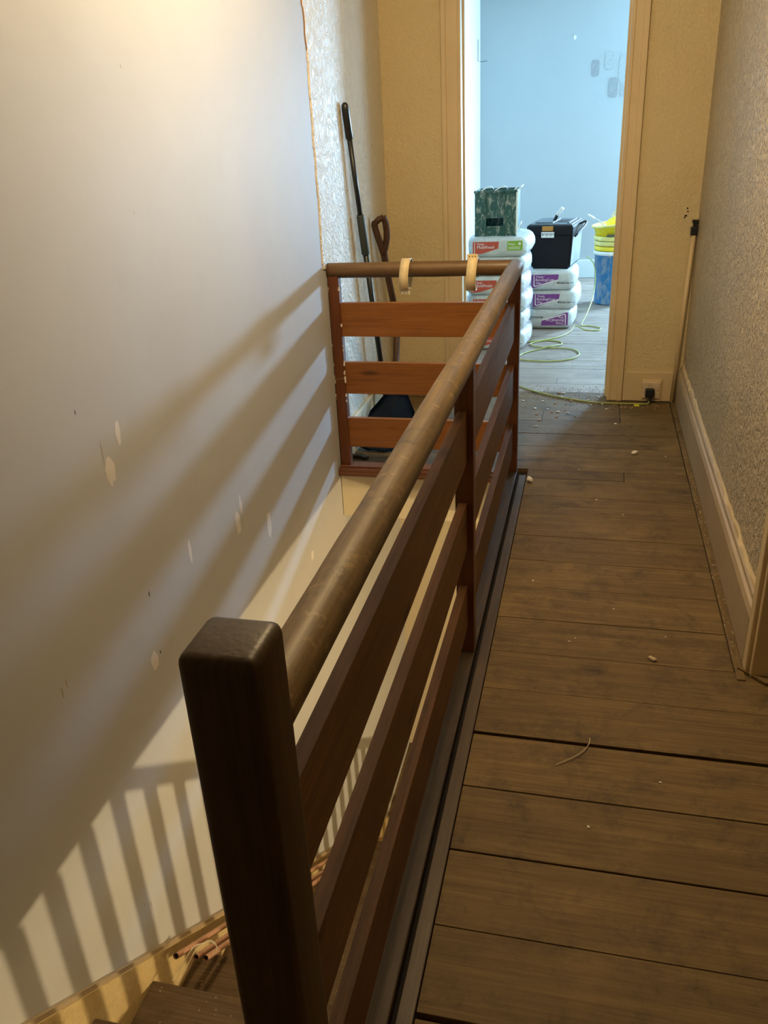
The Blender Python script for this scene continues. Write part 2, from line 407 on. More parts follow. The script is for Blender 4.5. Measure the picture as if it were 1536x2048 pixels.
# side door at the right edge
b = box(.478, .512, 2.085, 2.13, 0, 2.08, .004); box(.490, .538, 2.068, 2.12, 0, 2.03, .004, bm=b); struct('trim_12', b, 'cream_paint')
struct('trim_13', box(1.29, 1.36, 2.085, 2.12, 0, 2.08, .004), 'cream_paint')
b = prism([(.462, 2.10, 0), (.486, 2.10, 0), (.535, 2.062, 0), (1.29, 2.062, 0), (1.29, 2.035, 0), (.525, 2.035, 0)], (0, 0, .010)); struct('trim_14', b, 'edge_wood')
struct('door_1', box(.544, 1.285, 2.085, 2.12, .012, 2.02, .003), 'door_grey')
# ---- textured wallpaper/plaster skin on the left wall beyond the railing, ragged edge
def ragged(z): return (3.425 if z > .91 else 3.50)+.010*mnoise.noise(Vector((z*14, 1.3, 0)))+.006*mnoise.noise(Vector((z*50, 4.1, 0)))-(.012 if 1.86 < z < 2.0 else 0)
b = bmesh.new(); prev = None; z = .0
T = .0035
while z <= CE:
    y0 = ragged(z)
    cur = [b.verts.new((XL-.001, y0, z)), b.verts.new((XL+T*.7, y0+.003, z)), b.verts.new((XL+T, y0+.012, z)), b.verts.new((XL+T*.8, y0+.04, z)), b.verts.new((XL+T*.8, 4.0, z)), b.verts.new((XL+T*.8, YF, z))]
    if prev:
        for q in range(5): b.faces.new((prev[q], prev[q+1], cur[q+1], cur[q]))
    prev = cur; z += .0125
obj('wallpaper', b, 'bumpy_paper_left', wleft)
b = bmesh.new(); prev = None; z = 1.72
while z < 1.90:
    y0 = ragged(z)-.006-.010*abs(mnoise.noise(Vector((z*30, 9, 0))))
    cur = [b.verts.new((XL+.001, y0, z)), b.verts.new((XL+.004, (y0+ragged(z))/2, z)), b.verts.new((XL+.002, ragged(z)+.002, z))]
    if prev:
        for q in range(2): b.faces.new((prev[q], prev[q+1], cur[q+1], cur[q]))
    prev = cur; z += .008
obj('torn_patch', b, 'raw_plaster', wleft)
b = bmesh.new(); prev = None; z = .0     # bright lip of filler along the ragged edge
while z <= 1.72:
    wd = .0015+.008*abs(mnoise.noise(Vector((z*17, 2, 5))))
    y0 = ragged(z)
    cur = [b.verts.new((XL, y0-wd, z)), b.verts.new((XL+T*.9, y0, z)), b.verts.new((XL+T+.002, y0+.001+wd*.6, z))]
    if prev:
        for q in range(2): b.faces.new((prev[q], prev[q+1], cur[q+1], cur[q]))
    prev = cur; z += .0125
for i in range(110):
    z = .92+rng.random()*.98; y0 = ragged(z); sz = rng.uniform(.0015, .0045)
    bb = bmesh.new(); bmesh.ops.create_icosphere(bb, subdivisions=1, radius=sz)
    for v in bb.verts: v.co = Vector((XL+.002+v.co.x*.8, y0+.001+v.co.y*rng.uniform(.9, 1.1), z+v.co.z*2.6))
    merge(b, bb)
o = obj('filler_edge', b, 'caulk', wleft); o['kind'] = 'stuff'
def patch(y, z, ry, rz, mat='filler', name='filler_patch', t=.0012, parent=None, seed=0, x=XL, nrm=1):
    b = bmesh.new(); n = 22; c = b.verts.new((x+nrm*t, y, z)); ring = []
    for q in range(n):
        a = 2*math.pi*q/n; s = 1+.35*mnoise.noise(Vector((math.cos(a)*2+seed, math.sin(a)*2, seed*1.7)))
        ring.append(b.verts.new((x+nrm*.0002, y+ry*s*math.cos(a), z+rz*s*math.sin(a))))
    for q in range(n): b.faces.new((c, ring[q], ring[(q+1) % n]))
    return obj(name, b, mat, parent or wleft)
for i, (y, z, ry, rz) in enumerate([(1.639, .725, .014, .035), (2.293, .272, .012, .04), (1.667, .156, .012, .028), (2.972, -.209, .012, .02), (1.70, .80, .007, .03), (2.33, .32, .006, .03), (1.95, .34, .006, .04), (2.55, .14, .012, .05)]):
    patch(y, z, ry*1.5, rz, seed=i, t=.0007)
for i, (y, z, ry, rz) in enumerate([(1.641, .722, .0016, .012), (1.70, .345, .003, .008), (1.70, .16, .003, .006), (1.55, .90, .002, .006), (1.95, 1.28, .002, .004), (2.33, .25, .002, .012), (1.29, .33, .0018, .016), (1.31, .34, .0015, .012), (1.42, -.49, .002, .010), (1.39, -.46, .002, .008), (2.0, 1.6, .002, .004), (1.62, .78, .0012, .03)]):
    patch(y, z, ry, rz, 'print_dark' if i < 4 else 'grimy_skirting', 'scuff_mark', .0004, seed=20+i)
# right wall scuffs
for i, (y, z, ry, rz) in enumerate([(3.85, .52, .0025, .006), (3.2, .42, .0025, .006), (2.95, .78, .002, .01), (4.0, .95, .003, .02)]):
    patch(y, z, ry, rz, 'print_dark', 'scuff_mark', .001, wright, 40+i, XR, -1)
def ypatch(x, z, rx, rz, mat, name, parent, y, t=.0015, seed=0, sq=0):
    b = bmesh.new(); n = 24; front = []; backv = []
    for q in range(n):
        a = 2*math.pi*q/n; s = 1+(.06 if sq else .3)*mnoise.noise(Vector((math.cos(a)*2+seed, math.sin(a)*2, seed)))
        ca, sa = math.cos(a), math.sin(a)
        if sq: ca = math.copysign(abs(ca)**.45, ca); sa = math.copysign(abs(sa)**.45, sa)
        front.append(b.verts.new((x+rx*s*ca, y-t, z+rz*s*sa))); backv.append(b.verts.new((x+rx*s*ca, y, z+rz*s*sa)))
    b.faces.new(front)
    for q in range(n): b.faces.new((front[q], front[(q+1) % n], backv[(q+1) % n], backv[q]))
    return obj(name, b, mat, parent)
for i, (x, z, rx, rz, mt) in enumerate([(-.070, 1.826, .036, .068, 'swatch_dark'), (.092, 1.662, .042, .082, 'swatch_dark'), (.192, 1.645, .036, .062, 'swatch_mid'), (.185, 1.81, .05, .115, 'swatch_light'), (.05, 1.88, .04, .07, 'swatch_light'), (-.259, 2.078, .014, .018, 'filler')]):
    ypatch(x, z, rx, rz, mt, 'paint_swatch' if i < 5 else 'filler_patch', wback, YB, .0012+.0006*i, seed=i, sq=i < 5)
for i, (x, z) in enumerate([(.448, 1.0), (.443, .965), (.438, .957), (.451, .985)]):
    ypatch(x, z, .004 if i != 1 else .007, .004, 'dark_gap', 'nail_hole', wfar, YF, .0006, i)
# little cable stub on the back room's left wall
b = tube([(XL+.012, 8.35, 2.10), (XL+.012, 8.35, 1.93), (XL+.05, 8.36, 1.925), (XL+.09, 8.38, 1.93)], .003, 6)
tag(obj('wire', b, 'print_dark'), 'thin dark wire stub on the pale left wall of the back room', 'wire')

# ================================================================= RAILING
XP0, XP1 = -.330, -.279; XS0, XS1 = -.321, -.297; XC = -.303; YC = 3.488; ZR = .90; RR = .0315
rail = thing('landing_railing', 'wooden railing with round handrail, square posts and wide pine slats around the stairwell', 'railing', (XC, 2.0, 0))
b = box(XC-.039, XC+.039, .544, .622, -.4, 1.027, .012, 4)
obj('newel_post', b, 'newel_wood', rail, 'dark brown square newel post with rounded top', True)
def roundrail(p0, p1, n=48):
    p0 = Vector(p0); p1 = Vector(p1); b = tube([p0.lerp(p1, i/n) for i in range(n+1)], RR, 28)
    for v in b.verts:
        v.co += Vector((mnoise.noise(v.co*7), mnoise.noise(v.co*7+Vector((9, 0, 0))), mnoise.noise(v.co*7+Vector((0, 9, 0)))))*.0012
    return b
obj('handrail', roundrail((XC, .612, ZR), (XC, YC+.01, ZR), 90), 'handrail_y', rail, None, True)
obj('handrail', roundrail((XL+.004, YC, ZR-.004), (XC+.004, YC, ZR), 40), 'handrail_x', rail, None, True)
for y in (2.047, 3.466): obj('post', box(XP0, XP1, y, y+.045, .012, ZR-.01, .0025), 'pine_z', rail)
obj('post', box(XL+.003, XL+.05, YC-.022, YC+.022, .01, ZR-.01, .004), 'pine_z', rail, 'wall post smeared with filler at its edges')
zz = ((.6158, .7614), (.3560, .5001), (.1007, .2400))
for z0, z1 in zz:
    obj('slat', box(XS0, XS1, .618, 2.048, z0, z1, .0015), 'pine_y', rail)
    obj('slat', box(XS0, XS1, 2.091, 3.467, z0, z1, .0015), 'pine_y', rail)
    obj('slat', box(XL+.049, XP0+.002, YC-.012, YC+.014, z0, z1, .0015), 'pine_x', rail)
obj('base_plank', box(-.357, -.278, .60, 3.52, -.012, .012, .003), 'trim_wood', rail)
b = box(XL+.003, -.357, 3.425, 3.53, -.028, .008, .003); box(XL+.003, -.357, 3.418, 3.440, -.026, -.008, .004, bm=b); box(XL+.003, -.357, 3.445, 3.46, .006, .016, .003, bm=b)
obj('base_plank', b, 'red_trim_x', rail, 'reddish brown moulded base under the short end panel')
for i in range(16):
    z = .1+rng.random()*.75; s = .002+rng.random()*.003
    if i > 6: z = .35+rng.random()*.25
    bb = bmesh.new(); bmesh.ops.create_icosphere(bb, subdivisions=1, radius=s)
    for v in bb.verts: v.co = Vector((v.co.x*.6+XL+.051*(rng.random() > .35)+.002, v.co.y*.5+YC-.02, v.co.z*2.2+z))
    if i == 0: cb = bb
    else: merge(cb, bb)
o = obj('caulk', cb, 'caulk', rail, 'white filler smears along the wall post'); o['kind'] = 'stuff'

# ================================================================= STAIRS
st = thing('staircase', 'bare dusty brown stairs going down along the left wall', 'staircase', (-.72, 1.1, -.505))
for k in range(-2, 11):
    yn, zt = 1.10+.235*k, -.505-.185*k
    bb = box(XL+.012, SX-.006, yn-.262, yn, zt-.026, zt, .006, 2)
    obj('tread', bb, 'tread_wood', st)
    obj('riser', box(XL+.012, SX-.008, yn-.03, yn-.016, zt-.185+.001, zt-.02), 'tread_wood', st)
def strz(y): return -.25-.787*(y-.865)+.015
b = prism([(XL+.001, .5, strz(.5)), (XL+.001, 3.9, strz(3.9)), (XL+.001, 3.9, strz(3.9)-.3), (XL+.001, .5, strz(.5)-.3)], (.014, 0, 0))
obj('string', b, 'string_paint', st, 'yellowed painted string board along the wall')
b = prism([(XL+.001, .5, strz(.5)+.016), (XL+.001, 3.9, strz(3.9)+.016), (XL+.001, 3.9, strz(3.9)-.001), (XL+.001, .5, strz(.5)-.001)], (.010, 0, 0))
obj('string_cap', b, 'grimy_skirting', st)
b = prism([(SX-.006, .5, -.10-.16), (SX-.006, 3.7, -.1-.787*3.2-.16), (SX-.006, 3.7, -.1-.787*3.2-.4), (SX-.006, .5, -.5)], (.03, 0, 0))
obj('string', b, 'string_paint', st)
# lower balustrade under the landing edge (throws the bars of shadow on the wall)
lb = thing('stair_railing', 'lower stair railing with upright balusters on the open side of the flight under the landing', 'railing', (SX, 2.2, -1.6))
RZ = lambda y: -.255-.787*(y-1.47)
b = prism([(SX-.022, 1.493, -.247), (SX-.022, 1.563, -.247), (SX-.022, 3.6, RZ(3.6)+.081), (SX-.022, 3.6, RZ(3.6)+.026)], (.032, 0, 0))
obj('handrail', b, 'pine_y', lb)
yb = 1.04
while yb < 3.55:
    zt = min(RZ(yb)+.03, -.25); zb = -.505-.185*math.ceil((yb-1.10)/.235)
    obj('baluster', box(SX-.024, SX+.012, yb, yb+.044, zb, zt, .002), 'pine_z', lb); yb += .109
# pipes and wire on the stairs
def pz(y, x=0): return -.60-.787*(y-1.32)+.032
for i, (x, y0, dzz) in enumerate([(-1.045, 1.40, .0), (-1.005, 1.435, .0), (-.978, 1.44, -.004)]):
    p0 = Vector((x, y0, -.668-.787*(y0-1.40)-(0.012 if i else 0))); p1 = p0+Vector((-.01 if i == 0 else -.015, 1.9, -.787*1.9))
    b = tube([p0, p1], .0085, 16, False)
    b2 = tube([p0, p1], .0068, 16, False); merge(b, b2)
    o = obj('copper_pipe', b, 'copper', None, smooth=True)
    obj('bore', tube([p0+(p1-p0)*.004, p0+(p1-p0)*.0045], .0074, 16), 'dark_gap', o)  # dark disc that puts the shade inside the open pipe end into colour
    tag(o, ['copper pipe lying down the stairs closest to the left wall', 'middle one of the three copper pipes on the stairs, under the tied wire', 'copper pipe on the stairs farthest from the left wall'][i], 'pipe', 'copper pipes on the stairs')
b = tube(smoothpath([(-1.03, 1.34, -.688), (-1.025, 1.40, -.69), (-1.012, 1.44, -.676), (-.995, 1.47, -.690), (-.975, 1.485, -.695), (-.958, 1.475, -.71), (-.965, 1.46, -.72)], 6), .0016, 6)
tube(smoothpath([(-1.015, 1.34, -.688), (-1.015, 1.40, -.70), (-1.005, 1.44, -.685), (-.985, 1.475, -.688), (-.965, 1.48, -.70)], 6), .0015, 6, bm=b)
tag(obj('twisted_wire', b, 'wire_white', None), 'loose pale wire looped over the ends of the copper pipes', 'wire')

# ================================================================= TOOLS LEANING IN THE CORNER
pole = thing('extension_pole', 'long black extension pole with grey sleeve leaning against the textured left wall', 'pole', (-1.02, 4.12, 0))
P0 = Vector((-1.02, 4.13, .012)); P1 = Vector((-1.078, 3.838, 1.545)); PL = lambda t: P0.lerp(P1, t)
obj('lower_tube', tube([PL(0), PL(.62)], .0135, 16), 'black_plastic', pole, None, True)
obj('upper_tube', tube([PL(.60), PL(.93)], .0115, 16), 'black_plastic', pole, None, True)
obj('sleeve', tube([PL(.575), PL(.58), PL(.69), PL(.695)], .019, 16, radii=[.016, .019, .018, .015]), 'grey_grip', pole, 'dark grey locking sleeve', True)
obj('grip', tube([PL(.905), PL(.91), PL(.98), PL(.995), PL(1.0)], .016, 16, radii=[.014, .0165, .0165, .014, .007]), 'black_plastic', pole, None, True)
sh = thing('shovel', 'old shovel with brown wooden loop handle and dark pan blade behind the end railing', 'shovel', (-.96, 3.7, 0))
G = Vector((-1.045, 4.25, 1.0)); N = Vector((-1.0, 4.06, .19))
shaft = smoothpath([(-1.045, 4.29, .86), (-1.035, 4.33, .72), (-1.02, 4.40, .50), (-1.005, 4.30, .30), (-.99, 4.12, .18)], 8)
obj('shaft', tube(shaft, .0175, 12), 'spade_wood', sh, None, True)
b = tube(smoothpath([(-1.045, 4.29, .85), (-1.062, 4.262, .93), (-1.075, 4.252, .99), (-1.072, 4.25, 1.012)], 6), .0165, 10)
tube(smoothpath([(-1.045, 4.29, .85), (-1.025, 4.29, .93), (-1.025, 4.28, 1.0), (-1.035, 4.27, 1.032)], 6), .0165, 10, bm=b)
tube([(-1.073, 4.25, 1.005), (-1.055, 4.262, 1.022), (-1.033, 4.27, 1.03)], .015, 10, bm=b)
obj('handle', b, 'spade_wood', sh, None, True)
bl = [(-.985, 4.13, .19), (-1.045, 4.0, .11), (-1.075, 3.70, .004), (-.85, 3.70, .004), (-.86, 3.98, .10), (-.965, 4.13, .19)]
b = bmesh.new(); nu, nv = 9, 10; gr = []
for j in range(nv+1):
    t = j/nv; yy = 4.10-.43*t; zc = .17*(1-t)**1.5+.006
    wd = .025+.095*min(1, t*2.4)
    row = []
    for i in range(nu+1):
        u = i/nu*2-1; row.append(b.verts.new((-.955+u*wd+.005, yy, zc+.05*abs(u)**3*(1-.5*t)+.004*math.cos(u*18))))
    gr.append(row)
for j in range(nv):
    for i in range(nu): b.faces.new((gr[j][i], gr[j][i+1], gr[j+1][i+1], gr[j+1][i]))
bmesh.ops.solidify(b, geom=b.faces[:], thickness=.003)
obj('blade', b, 'navy_metal', sh, 'dark ribbed steel pan blade', True)
for xa, xb in ((-1.062, -1.07), (-.842, -.837)): obj('blade_rim', tube([(xa, 3.98, .062), (xb, 3.68, .05)], .006, 8), 'blue_reflection', sh, 'pale rim of the blade, light blue reflection put into its colour')  # light blue reflection along the blade edges, painted as pale rims
for i, (x, y, l, a) in enumerate([(-1.05, 3.60, .06, .3), (-1.02, 3.585, .05, -.5)]):
    bb = box(-l/2, l/2, -.012, .012, 0, .014, .002); bmesh.ops.rotate(bb, verts=bb.verts, cent=(0, 0, 0), matrix=Matrix.Rotation(a, 3, 'Z')); bmesh.ops.translate(bb, verts=bb.verts, vec=(x, y, .001))
    tag(obj('wood_offcut', bb, 'trim_wood'), ['brown wood offcut on the floor behind the end railing, nearer the left wall', 'small brown wood offcut on the floor behind the end railing, beside the shovel blade'][i], 'wood scrap', 'wood offcuts behind the railing')

# ================================================================= PLASTIC RINGS ON THE RAIL
def ring(xc, wd, rot, label, tilt, up):
    t = thing('plastic_ring', label, 'plastic ring', (xc, YC, ZR+RR), 'cream plastic rings hanging on the end rail')
    R = .062; cz = ZR+RR+.0025-R+.003; b = bmesh.new(); prev = None; n = 44
    for q in range(n+1):
        a = math.radians(rot)+q/n*math.radians(318)
        sy = 1.0; row = []
        for (dr, sx) in ((0, -1), (0, 1), (.003, 1), (.003, -1)):
            r = R+dr-.003
            xx = xc+sx*wd/2+tilt*math.cos(a)*.25
            row.append(b.verts.new((xx, YC+r*.86*math.sin(a), cz+r*1.08*math.cos(a))))
        if prev:
            for k in range(4): b.faces.new((prev[k], prev[(k+1) % 4], row[(k+1) % 4], row[k]))
        else: b.faces.new(row)
        prev = row
    b.faces.new(prev[::-1])
    obj('band', b, 'cream_plastic', t, None, True)
    a = math.radians(rot)
    if up:
        z0 = ZR+RR+.004; bb = box(xc-wd/2-.002, xc+wd/2+.002, YC-.006, YC-.003, z0-.006, z0+.02, .001)
        obj('tab', bb, 'cream_plastic', t, 'upright end tab with three holes')
        bb = bmesh.new()
        for dx in (-.6, 0, .6):
            tube([(xc+dx*wd/2, YC-.0068, z0+.010), (xc+dx*wd/2, YC-.0058, z0+.010)], .0022, 10, bm=bb)
        obj('hole', bb, 'dark_gap', t)
    bb = bmesh.new()
    for q in range(5):
        xx = xc-wd/2+wd*q/5; zz_ = cz-R*1.08
        box(xx, xx+wd/5*.7, YC-.020, YC-.016, zz_-.010+(.004 if q % 2 else 0), zz_+.004, bm=bb)
    if not up: obj('teeth', bb, 'cream_plastic', t, 'toothed broken lower end')
    else: bb.free()
ring(-.757, .038, 200, 'cream plastic ring with toothed end on the end rail, nearer the left wall', .02, False)
ring(-.477, .040, 150, 'cream plastic ring with three-hole tab above the end rail, nearer the corner post', .02, True)

# ================================================================= SOCKET, CABLE, CONDUIT
so = thing('wall_socket', 'single white wall socket on the baseboard right of the doorway', 'socket', (.352, YF-.018, .068))
obj('back_box', box(.300, .404, YF-.030, YF-.018, .004, .124, .003), 'cream_paint', so)
obj('face_plate', box(.304, .396, YF-.040, YF-.030, .022, .112, .003), 'socket_white', so)
obj('switch', box(.377, .388, YF-.043, YF-.040, .085, .103, .001), 'socket_white', so)
obj('screw_hole', tube([(.386, YF-.0405, .067), (.386, YF-.0395, .067)], .003, 10), 'dark_gap', so)
pl = thing('plug', 'black plug pushed into the wall socket right of the doorway', 'plug', (.342, YF-.05, .055))
obj('body', box(.318, .366, YF-.075, YF-.041, .034, .084, .008, 3), 'black_plastic', pl)
obj('neck', tube([(.345, YF-.062, .036), (.346, YF-.066, .02), (.343, YF-.07, .012)], .008, 10, radii=[.009, .007, .005]), 'black_plastic', pl)
r = .0048
cab = [(.342, YF-.072, .012), (.325, 4.535, r), (.27, 4.535, r), (.18, 4.535, r), (.03, 4.550, r), (-.19, 4.655, r), (-.36, 4.80, r), (-.50, 5.0, r), (-.53, 5.25, r), (-.46, 5.42, r), (-.36, 5.41, r), (-.23, 5.40, r), (-.10, 5.47, r), (-.052, 5.60, r), (-.11, 5.73, r), (-.27, 5.76, r), (-.37, 5.80, r*1.2), (-.39, 5.88, r), (-.30, 5.965, r), (-.20, 5.94, r), (-.18, 5.86, r), (-.25, 5.76, r*3), (-.34, 5.70, r), (-.42, 5.60, r), (-.47, 5.48, r), (-.55, 5.50, r)]
b = tube(smoothpath(cab, 8), .0045, 8)
o = obj('extension_cable', b, 'cable_green', smooth=True)
tag(o, 'lime green cable running from the plug across the doorway, coiled on the back room floor', 'cable')
cab2 = [(-.42, 5.92, r), (-.30, 5.985, r), (-.20, 6.09, r), (-.13, 6.25, r*1.5), (-.10, 6.33, .03), (-.02, 6.30, r), (.06, 6.29, r), (.085, 6.37, r), (.0, 6.44, r), (-.055, 6.46, r), (-.02, 6.62, .06), (.02, 6.9, .14), (.03, 7.15, .24), (.01, 7.3, .33), (-.05, 7.5, .36)]
tube(smoothpath(cab2, 8), .0045, 8, bm=(b2 := bmesh.new()))
o = obj('extension_cable', b2, 'cable_green', smooth=True)
tag(o, 'lime green cable rising behind the purple printed bags in the back room', 'cable')
tg = obj('cable_tag', box(.262, .290, 4.500, 4.532, .001, .003, .0005), 'tag_yellow'); tag(tg, 'small square yellow tag on the floor at the cable below the socket', 'tag')
cn = thing('conduit', 'thin painted conduit standing in the corner right of the socket with black fitting on top', 'conduit', (.468, YF-.032, 0))
obj('pipe', tube([(.462, YF-.034, .0), (.488, YF-.03, .9)], .011, 14), 'cream_paint', cn, None, True)
b = box(.470, .504, YF-.045, YF-.012, .875, .915, .003); box(.479, .500, YF-.04, YF-.012, .915, .935, .002, bm=b); box(.474, .507, YF-.043, YF-.012, .932, .948, .002, bm=b)
obj('fitting', b, 'black_plastic', cn, 'black connector on the top end')

# ================================================================= BACK ROOM: BAGS
def bag_bm(w, d, h, seed, side=.052):
    """paper sack: flat printed front at y=0, depth d, belly bulging to the sides"""
    b = bmesh.new(); nx, ny, nz = 12, 14, 6
    def P(u, v, t):     # u,t in -1..1, v 0..1
        bul = math.sin(math.pi*min(1, max(0, v)))**.6
        hw = w/2+side*bul*.9; x = u*hw
        z = t*h/2
        e = max(abs(u), abs(t)); rr = (abs(u)**9+abs(t)**9)**(1/9)
        f = e/rr if rr > 1e-6 else 1
        rr2 = (abs(u)**4+abs(t)**4)**(1/4)
        f2 = e/rr2 if rr2 > 1e-6 else 1
        mixv = min(1, v*4); ff = f*(1-mixv)+f2*mixv
        x *= ff; z *= (ff if abs(t) > abs(u)*.2 else 1)
        shrink = 1-.18*max(0, (v-.8)/.2)**2-.12*max(0, (.06-v)/.06)
        x *= shrink if v > .5 else 1-.05*max(0, (.06-v)/.06); z *= shrink
        y = v*d+(0 if v > .01 else .012*max(0, e-.8)/.2)
        k = min(1, v*6)
        nn = mnoise.noise(Vector((x*14+seed, y*14, z*20)))*.006*k
        return Vector((x+nn, y, z+nn*.6))
    vs = {}
    def vert(i, j, k):
        if (i, j, k) not in vs: vs[(i, j, k)] = b.verts.new(P(i/nx*2-1, j/ny, k/nz*2-1))
        return vs[(i, j, k)]
    for i in range(nx):
        for k in range(nz):
            for j in (0, ny): b.faces.new((vert(i, j, k), vert(i+1, j, k), vert(i+1, j, k+1), vert(i, j, k+1)))
        for j in range(ny):
            for k in (0, nz): b.faces.new((vert(i, j, k), vert(i+1, j, k), vert(i+1, j+1, k), vert(i, j+1, k)))
    for j in range(ny):
        for k in range(nz):
            for i in (0, nx): b.faces.new((vert(i, j, k), vert(i, j+1, k), vert(i, j+1, k+1), vert(i, j, k+1)))
    return b
def poly_front(pts, y=-.0012, t=.0012):
    return prism([(p[0], y, p[1]) for p in pts], (0, t+.004, 0))
def bag(kind, loc, w, d, h, label, group, seed, flip=False, dark=None, tops=False):
    t = thing('plaster_bag', label, 'bag', loc, group)
    def add(name, b, mat, lab=None, sm=False):
        b2 = b
        if flip: bmesh.ops.transform(b2, matrix=Matrix.Rotation(math.pi, 4, 'Y'), verts=b2.verts)
        bmesh.ops.translate(b2, verts=b2.verts, vec=(0, 0, h/2))
        me = bpy.data.meshes.new(name)
        bmesh.ops.recalc_face_normals(b2, faces=b2.faces)
        if sm:
            for f in b2.faces: f.smooth = True
        b2.to_mesh(me); b2.free(); me.materials.append(MATS[mat])
        o = bpy.data.objects.new(name, me); C.objects.link(o); o.parent = t
        if lab: o['label'] = lab
        return o
    add('sack', bag_bm(w, d, h+.006, seed), 'bag_paper_'+kind, None, True)
    a = w/2; H = h*.5
    if kind == 'purple':
        P = [(-a*.92, H*.62), (a*.36, H*.62), (a*.33, H*.2), (-a*.82, -H*.72), (-a*.95, -H*.6)]
        add('print_panel', poly_front([(-a*.93, H*.60), (a*.36, H*.62), (a*.33, H*.10), (-a*.80, -H*.72), (-a*.93, -H*.72)]), 'print_purple', 'purple printed panel')
        L = poly_front([(-a*.83, H*.58), (-a*.80, H*.58), (-a*.78, -H*.44), (-a*.74, -H*.50), (a*.33, H*.12), (a*.33, H*.03), (-a*.76, -H*.60), (-a*.83, -H*.50)], -.0024, .0004)
        for s_, sz, x, z in (('Thistle', .020, -a*.72, H*.30), ('BondingCoat', .0255, -a*.74, -H*.02), ('25kg', .020, -a*.72, -H*.32)):
            merge(L, text_front(s_, sz, x, -.0022, z))
        add('lettering', L, 'print_white', 'white lettering')
        D = text_front('British Gypsum', .018, a*.36, -.002, -H*.28); merge(D, tube([(a*.31, -.0024, -H*.22), (a*.31, .004, -H*.22)], .006, 12))
        tube([(a*.31, -.001, -H*.3), (a*.86, -.001, -H*.3)], .001, 6, bm=D)
        add('small_lettering', D, 'print_dark', 'small dark lettering with a dot')
    else:
        add('print_panel', poly_front([(-a*.92, H*.58), (a*.08, H*.60), (a*.06, -H*.10), (-a*.55, -H*.62), (-a*.92, -H*.72)]), 'print_red', 'red printed panel')
        L = poly_front([(-a*.86, H*.52), (-a*.84, H*.52), (-a*.84, -H*.62), (-a*.86, -H*.62)], -.0022, .0004)
        for s_, sz, x, z in (('Thistle', .018, -a*.76, H*.26), ('MultiFinish', .027, -a*.76, -H*.10)): merge(L, text_front(s_, sz, x, -.0022, z))
        add('lettering', L, 'print_white', 'white lettering')
        if tops:
            add('green_panel', poly_front([(a*.40, H*.62), (a*.98, H*.66), (a*.98, -H*.3), (a*.40, -H*.35)]), 'print_green', 'green printed panel')
            L = text_front('New', .022, a*.44, -.0022, H*.22); merge(L, tube([(a*.87, -.0026, H*.36), (a*.87, .004, H*.36)], .009, 14))
            for zz_ in (-.02, -.16): box(a*.44, a*.9, -.0026, .003, H*zz_, H*zz_+.003, bm=L)
            add('lettering', L, 'print_white')
        else:
            D = text_front('British Gypsum', .018, a*.40, -.002, -H*.3); merge(D, tube([(a*.34, -.0024, -H*.25), (a*.34, .004, -H*.25)], .006, 12))
            add('small_lettering', D, 'print_dark')
    # faint red or purple print on the side of the sack, wrapped a little above the skin
    return t
ordn = ['lowest', 'second from the bottom', 'third from the bottom', 'fourth from the bottom', 'fifth from the bottom', 'topmost']
for i in range(6):
    lab = 'white bag with red print, %s in the tall stack' % ordn[i]
    if i == 5: lab = 'white bag with red and green print, topmost in the tall stack under the green crate'
    t = bag('red', (-.625+rng.uniform(-.008, .008), 5.70+rng.uniform(-.012, .012), .1245*i), .345, .56, .1245, lab, 'red printed plaster bags', i*3.1, tops=(i == 5))
    t.rotation_euler.z = rng.uniform(-.03, .03)
for i in range(3):
    lab = 'white plaster bag with purple print, %s' % ['lowest of the short stack and printed upside down', 'middle of the short stack of three', 'top of the short stack, under the black toolbox'][i]
    t = bag('purple', (-.285+(-.012, .008, -.004)[i], 6.35+(.0, .01, .0)[i], .1425*i), .305, .60, .1425, lab, 'purple printed plaster bags', i*5.3+20, flip=(i == 0))
    t.rotation_euler.z = (.0, -.02, .02)[i]

# ---- green crate on the tall stack
gc = thing('green_crate', 'dark green plastic tool crate smeared with plaster, on the tall stack of bags', 'crate', (-.63, 5.76, .747))
gx0, gx1, gy0, gy1, gz0, gz1 = -.772, -.498, 5.755, 6.02, .747, 1.03
b = box(gx0, -.705, gy0, gy0+.012, gz0, gz1, .002); box(-.700, -.582, gy0+.004, gy0+.014, gz0+.115, gz1, .001, bm=b)
box(-.700, -.582, gy0+.002, gy0+.014, gz0, gz0+.06, .001, bm=b); box(-.577, gx1, gy0, gy0+.012, gz0, gz1, .002, bm=b)
box(gx0, gx1, gy0-.004, gy0+.006, gz0+.058, gz0+.066, bm=b)
for x in (-.7025, -.5795): box(x-.004, x+.004, gy0-.006, gy0+.010, gz0, gz1, .001, bm=b)
box(gx0-.004, gx1+.004, gy0-.006, gy0+.01, gz1-.012, gz1+.004, .002, bm=b)
obj('front_panel', b, 'green_crate', gc)
b = box(gx0, gx0+.01, gy0+.012, gy1, gz0, gz1); box(gx1-.010, gx1, gy0+.012, gy1, gz0, gz1, bm=b); box(gx0+.01, gx1-.01, gy1-.01, gy1, gz0, gz1, bm=b); box(gx0+.01, gx1-.01, gy0+.012, gy1-.01, gz0, gz0+.01, bm=b)
obj('shell', b, 'green_crate', gc)
b = box(gx1-.004, gx1+.008, gy0-.006, gy0+.006, gz0+.01, gz1+.004, .001)
tube([(gx1+.006, gy0+.02, gz1-.01), (gx1+.022, gy0+.03, gz1+.018), (gx1+.024, gy0+.2, gz1+.018)], .004, 6, bm=b)
tube([(gx1-.02, gy0+.02, gz1-.0), (gx1-.002, gy0+.03, gz1+.018)], .004, 6, bm=b)
